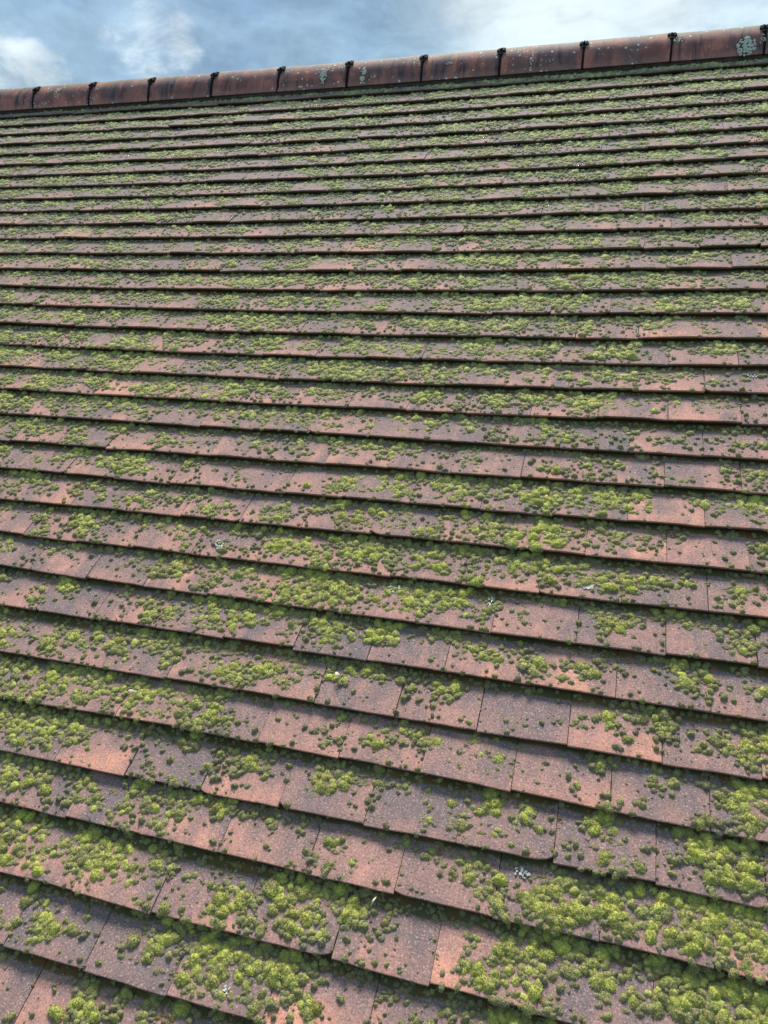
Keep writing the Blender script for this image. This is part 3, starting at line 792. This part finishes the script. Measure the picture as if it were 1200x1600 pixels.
for L, (nla, nlo, nbl, bl, bw, nvar) in SPEC.items():
    sel = np.where(lod == L)[0]
    var = rng.integers(0, nvar, len(sel))
    for q in range(nvar):
        s_ = sel[var == q]
        if not len(s_): continue
        tv, tt, tip = dome(nla, nlo, nbl, 100*L+q, bl, bw)
        K = len(tv)
        ang = rng.uniform(0, 6.28, len(s_)); ca, sa = np.cos(ang), np.sin(ang)
        st = rng.uniform(.82, 1.25, (len(s_), 1))
        X = tv[None, :, 0]*st; Y = tv[None, :, 1]/st; Z = tv[None, :, 2]*C['h'][s_][:, None]*1.05
        r = C['r'][s_][:, None]
        u = C['u'][s_][:, None] + r*(X*ca[:, None]-Y*sa[:, None])
        v = C['v'][s_][:, None] + r*(X*sa[:, None]+Y*ca[:, None])
        n = C['n'][s_][:, None] + r*Z
        # cushions grow upright as well as outward
        v = v + 0.28*r*Z
        VV.append(world(np.stack([u, v, n], -1)).reshape(-1, 3).astype(np.float32))
        TT.append((tt[None]+nb+(np.arange(len(s_))*K)[:, None, None]).reshape(-1, 3))
        a = np.empty((len(s_), K, 4), np.float32)
        a[..., 0] = C['yel'][s_][:, None]; a[..., 1] = tip[None]; a[..., 2] = C['rust'][s_][:, None]; a[..., 3] = rr_[s_][:, None]
        AA.append(a.reshape(-1, 4))
        nb += K*len(s_)
print('moss verts', nb)
moss = mesh_obj('moss', np.concatenate(VV), np.concatenate(TT), MM, smooth=True, attrs={'moss': np.concatenate(AA)})
tag(moss, 'yellow-green and grey-green moss cushions scattered in clumps over the roof tiles', 'moss', kind='stuff')
del VV, TT, AA

# ------------------------------------------------------------------ lichen, droppings, leaves
def lobed(n_lobes, rad, seed, squash=(1, 1), fill=1.0):
    """list of small lobed discs (cx, cy, r) that make a rosette"""
    rg = random.Random(seed)
    L = []
    for _ in range(n_lobes):
        a = rg.uniform(0, 6.28); d = rad*math.sqrt(rg.random())*fill
        L.append((d*math.cos(a)*squash[0], d*math.sin(a)*squash[1], rad*rg.uniform(.09, .19)*(1.1-.4*d/rad)))
    return L
def crust(name, place, discs, seed, thick=0.018):
    """place(a,b,h) -> roof coords ; each disc a low lumpy button with crinkled rim"""
    rg = random.Random(seed); V = []; Fq = []
    for (cx, cy, r) in discs:
        base = len(V); m = 11
        off = [rg.uniform(.7, 1.25) for _ in range(m)]
        for (k, h) in ((1.0, 0.0), (0.93, thick), (.55, thick*1.15)):
            for t in range(m):
                a = 6.283*t/m
                V.append(place(cx+r*k*off[t]*math.cos(a), cy+r*k*off[t]*math.sin(a), h))
        V.append(place(cx, cy, thick*.8))
        for j in range(2):
            for t in range(m):
                Fq.append((base+j*m+t, base+j*m+(t+1) % m, base+(j+1)*m+(t+1) % m, base+(j+1)*m+t))
        for t in range(m): Fq.append((base+2*m+t, base+2*m+(t+1) % m, base+3*m))
    return V, Fq
def ridge_hit(x, y):
    """where the sight line through a photo pixel meets the ridge: (u, ang)"""
    best = None
    for u in np.linspace(-33, 8, 1200):
        pass
    us = np.linspace(-33, 8, 700); an = np.linspace(0.02, 1.9, 120)
    Ug, Ag = np.meshgrid(us, an)
    P = ridge_pt(Ug, Ag)
    X, Y = project(P)
    k = np.nanargmin((X-x)**2+(Y-y)**2)
    return float(Ug.ravel()[k]), float(Ag.ravel()[k])
RL = [(1166, 72, 1.0, 90, .34, (1, 1.0), 'dense rosette of white lichen on the ridge tile at the far right'),
      (1062, 62, 1.0, 26, .22, (1, .9), 'pale lichen clump just right of the second clip from the right'),
      (991, 80, 1.0, 14, .13, (1.3, .7), 'white lichen fleck midway along the third ridge tile from the right'),
      (982, 91, 1.0, 8, .09, (.7, 1), 'small white lichen dot low on the third ridge tile from the right'),
      (994, 99, 1.0, 9, .10, (1.3, .5), 'thin white lichen fleck touching the bottom edge of the ridge'),
      (1192, 62, 1.0, 16, .16, (.7, 1.3), 'white lichen patch cut off by the right edge of the photo'),
      (506, 118, 1.0, 34, .34, (.45, 1.2), 'tall streaky column of white lichen on the dark ridge tile'),
      (567, 118, 1.0, 30, .34, (.4, 1.2), 'slanting line of white lichen right of a ridge clip'),
      (584, 120, 1.0, 16, .13, (1, 1), 'round grey-green lichen spot beside the slanting white line'),
      (656, 100, 1.0, 16, .15, (.8, 1.3), 'white lichen beside the clip in the middle of the ridge'),
      (703, 100, 1.0, 12, .16, (1.5, .6), 'white lichen flecks high on the dark streaked ridge tile'),
      (831, 96, 1.0, 14, .30, (.16, 1.5), 'narrow whitish run down the ridge tile'),
      (858, 97, 1.0, 10, .13, (1.2, .8), 'scatter of tiny white lichen dots right of the whitish run'),
      (90, 146, 1.0, 18, .30, (.7, 1.0), 'white lichen splashes on the second ridge tile from the left'),
      (77, 143, 1.0, 10, .20, (1.1, .5), 'small white lichen smear left of the lichen splashes on the ridge')]
for n, (x, y, _, nl, rad, sq, lab) in enumerate(RL):
    u0, a0 = ridge_hit(x, y)
    def place(a, b_, h, u0=u0, a0=a0):
        return ridge_pt(np.array(u0+a), np.array(a0+b_/RR), RR+0.028+h)
    V, Fq = crust('l', place, lobed(nl, rad, n, sq), n)
    o = mesh_obj('lichen_patch', world(np.array(V)), Fq, ML, smooth=True)
    tag(o, lab, 'lichen', 'pale lichen patches on the ridge')
    C0 = Vector(world(ridge_pt(np.array(u0), np.array(a0)))); o.data.transform(Matrix.Translation(-C0)); o.location = C0
# crust and droppings on the tiles
def surf(u, v, h=0.0):
    _, _, n = roof_local(np.array([float(u)]), np.array([float(v)]))
    return np.array([u, v, n[0]+0.016+h])
TL = [('lichen_patch', 815, 1362, 26, .13, (1.1, .7), ML, 'bright white ragged lichen scab under a tile edge near the bottom right', 'lichen'),
      ('lichen_patch', 344, 851, 24, .16, (.7, 1.1), ML, 'frilly white lichen on a tile between moss clumps left of the middle', 'lichen'),
      ('lichen_patch', 621, 919, 22, .17, (1.2, .6), ML, 'white feathery lichen among dense moss in the middle of the slope', 'lichen'),
      ('lichen_patch', 767, 937, 14, .13, (.6, 1.2), ML, 'thin pale lichen tuft on the moss right of the feathery lichen', 'lichen'),
      ('lichen_patch', 348, 1545, 14, .12, (1, .8), ML, 'chalky lichen blotch between moss clumps at the bottom of the slope', 'lichen'),
      ('lichen_patch', 797, 226, 14, .22, (1.3, .8), ML, 'small whitish lichen spot high on the slope under the ridge', 'lichen'),
      ('bird_dropping', 918, 915, 16, .15, (1, .8), MDROP, 'round pale pink-white dropping on a bare grey tile right of the middle', 'bird dropping'),
      ('bird_dropping', 1177, 583, 12, .15, (1.2, .8), MDROP, 'faint ring-shaped dropping on a tile at the right edge', 'bird dropping'),
      ('bird_dropping', 961, 1443, 6, .06, (.8, 1), MDROP, 'tiny bright white dropping on thick moss at the bottom right', 'bird dropping'),
      ('bird_dropping', 1152, 1356, 5, .05, (1.2, .8), MDROP, 'small white dropping on the big moss mat near the right edge', 'bird dropping')]
for n, (nm, x, y, nl, rad, sq, mat, lab, cat) in enumerate(TL):
    p0 = on_roof(x, y, -0.05)
    def place(a, b_, h): return surf(p0[0]+a, p0[1]+b_, h + (0.03 if 'moss' in lab and 'thick' in lab or 'mat' in lab else 0))
    if 'ring' in lab:
        discs = [(.12*math.cos(t*.52), .10*math.sin(t*.52), .022) for t in range(12)] + [(.055*math.cos(t*1.05), .045*math.sin(t*1.05), .016) for t in range(6)]
    elif 'round' in lab:
        discs = [(0, 0, .10)] + [(.10*math.cos(t*.7), .09*math.sin(t*.7), .04) for t in range(9)]
    else: discs = lobed(nl, rad, 50+n, sq)
    V, Fq = crust('l', place, discs, 70+n, 0.010 if cat != 'lichen' else 0.02)
    o = mesh_obj(nm, world(np.array(V)), Fq, mat, smooth=True)
    tag(o, lab, cat, 'lichen scabs on the tiles' if cat == 'lichen' else 'bird droppings on the tiles')
    C0 = Vector(world(p0)); o.data.transform(Matrix.Translation(-C0)); o.location = C0
# dry leaves and twigs
def leaf(x, y, ln, wd_, ang, lab):
    p0 = on_roof(x, y, 0.02); _, _, n = roof_local(np.array([p0[0]]), np.array([p0[1]])); zz = n[0]+.09
    V = []; Fq = []
    S = 9
    for s_ in range(S):
        t = s_/(S-1); w = wd_*math.sin(math.pi*min(1, t*.92+.04))**.7*.5
        for k in (-1, 0, 1):
            a, b_ = (t-.5)*ln, k*w
            V.append((p0[0]+a*math.cos(ang)-b_*math.sin(ang), p0[1]+a*math.sin(ang)+b_*math.cos(ang), zz+abs(k)*w*.6+.05*math.sin(t*3)))
    for s_ in range(S-1):
        for k in (0, 1): Fq.append((s_*3+k, s_*3+k+1, s_*3+k+4, s_*3+k+3))
    o = mesh_obj('dry_leaf', world(np.array(V)), Fq, MLEAF, smooth=True)
    tag(o, lab, 'leaf', 'dry leaves on the moss')
    m = o.modifiers.new('thickness', 'SOLIDIFY'); m.thickness = 0.0006
    C0 = Vector(world(p0)); o.data.transform(Matrix.Translation(-C0)); o.location = C0
leaf(207, 1081, .22, .05, -0.1, 'pale narrow dry leaf lying on moss at the left of the slope')
leaf(528, 1055, .19, .06, -0.7, 'small curled whitish leaf slanting on a tile below the middle')
leaf(583, 1407, .16, .03, 1.2, 'thin straw-coloured sliver standing in moss near the bottom')
# loose grit: seeds, crumbs of lichen and mortar
k = 5200
u, v, x, y = sample(k)
ii, yl, ns = roof_local(u, v)
ok = (yl > .03) & (v < 32.6); u, v, ns, x, y = u[ok], v[ok], ns[ok], x[ok], y[ok]
r = rng.uniform(.004, .013, len(u))*np.where(rng.random(len(u)) < .04, 1.8, 1)
octv = np.array([(1, 0, 0), (-1, 0, 0), (0, 1, 0), (0, -1, 0), (0, 0, 1), (0, 0, -1)], float)
octf = np.array([(0, 2, 4), (2, 1, 4), (1, 3, 4), (3, 0, 4), (2, 0, 5), (1, 2, 5), (3, 1, 5), (0, 3, 5)])
jit = rng.uniform(.5, 1.4, (len(u), 6, 3))
V = np.stack([u, v, ns+.014], 1)[:, None] + octv[None]*jit*r[:, None, None]
T = (octf[None]+(np.arange(len(u))*6)[:, None, None]).reshape(-1, 3)
gr = mesh_obj('grit', world(V).reshape(-1, 3), T, MDROP, smooth=False)
tag(gr, 'tiny pale crumbs and grit sprinkled over the tiles', 'grit', kind='stuff')
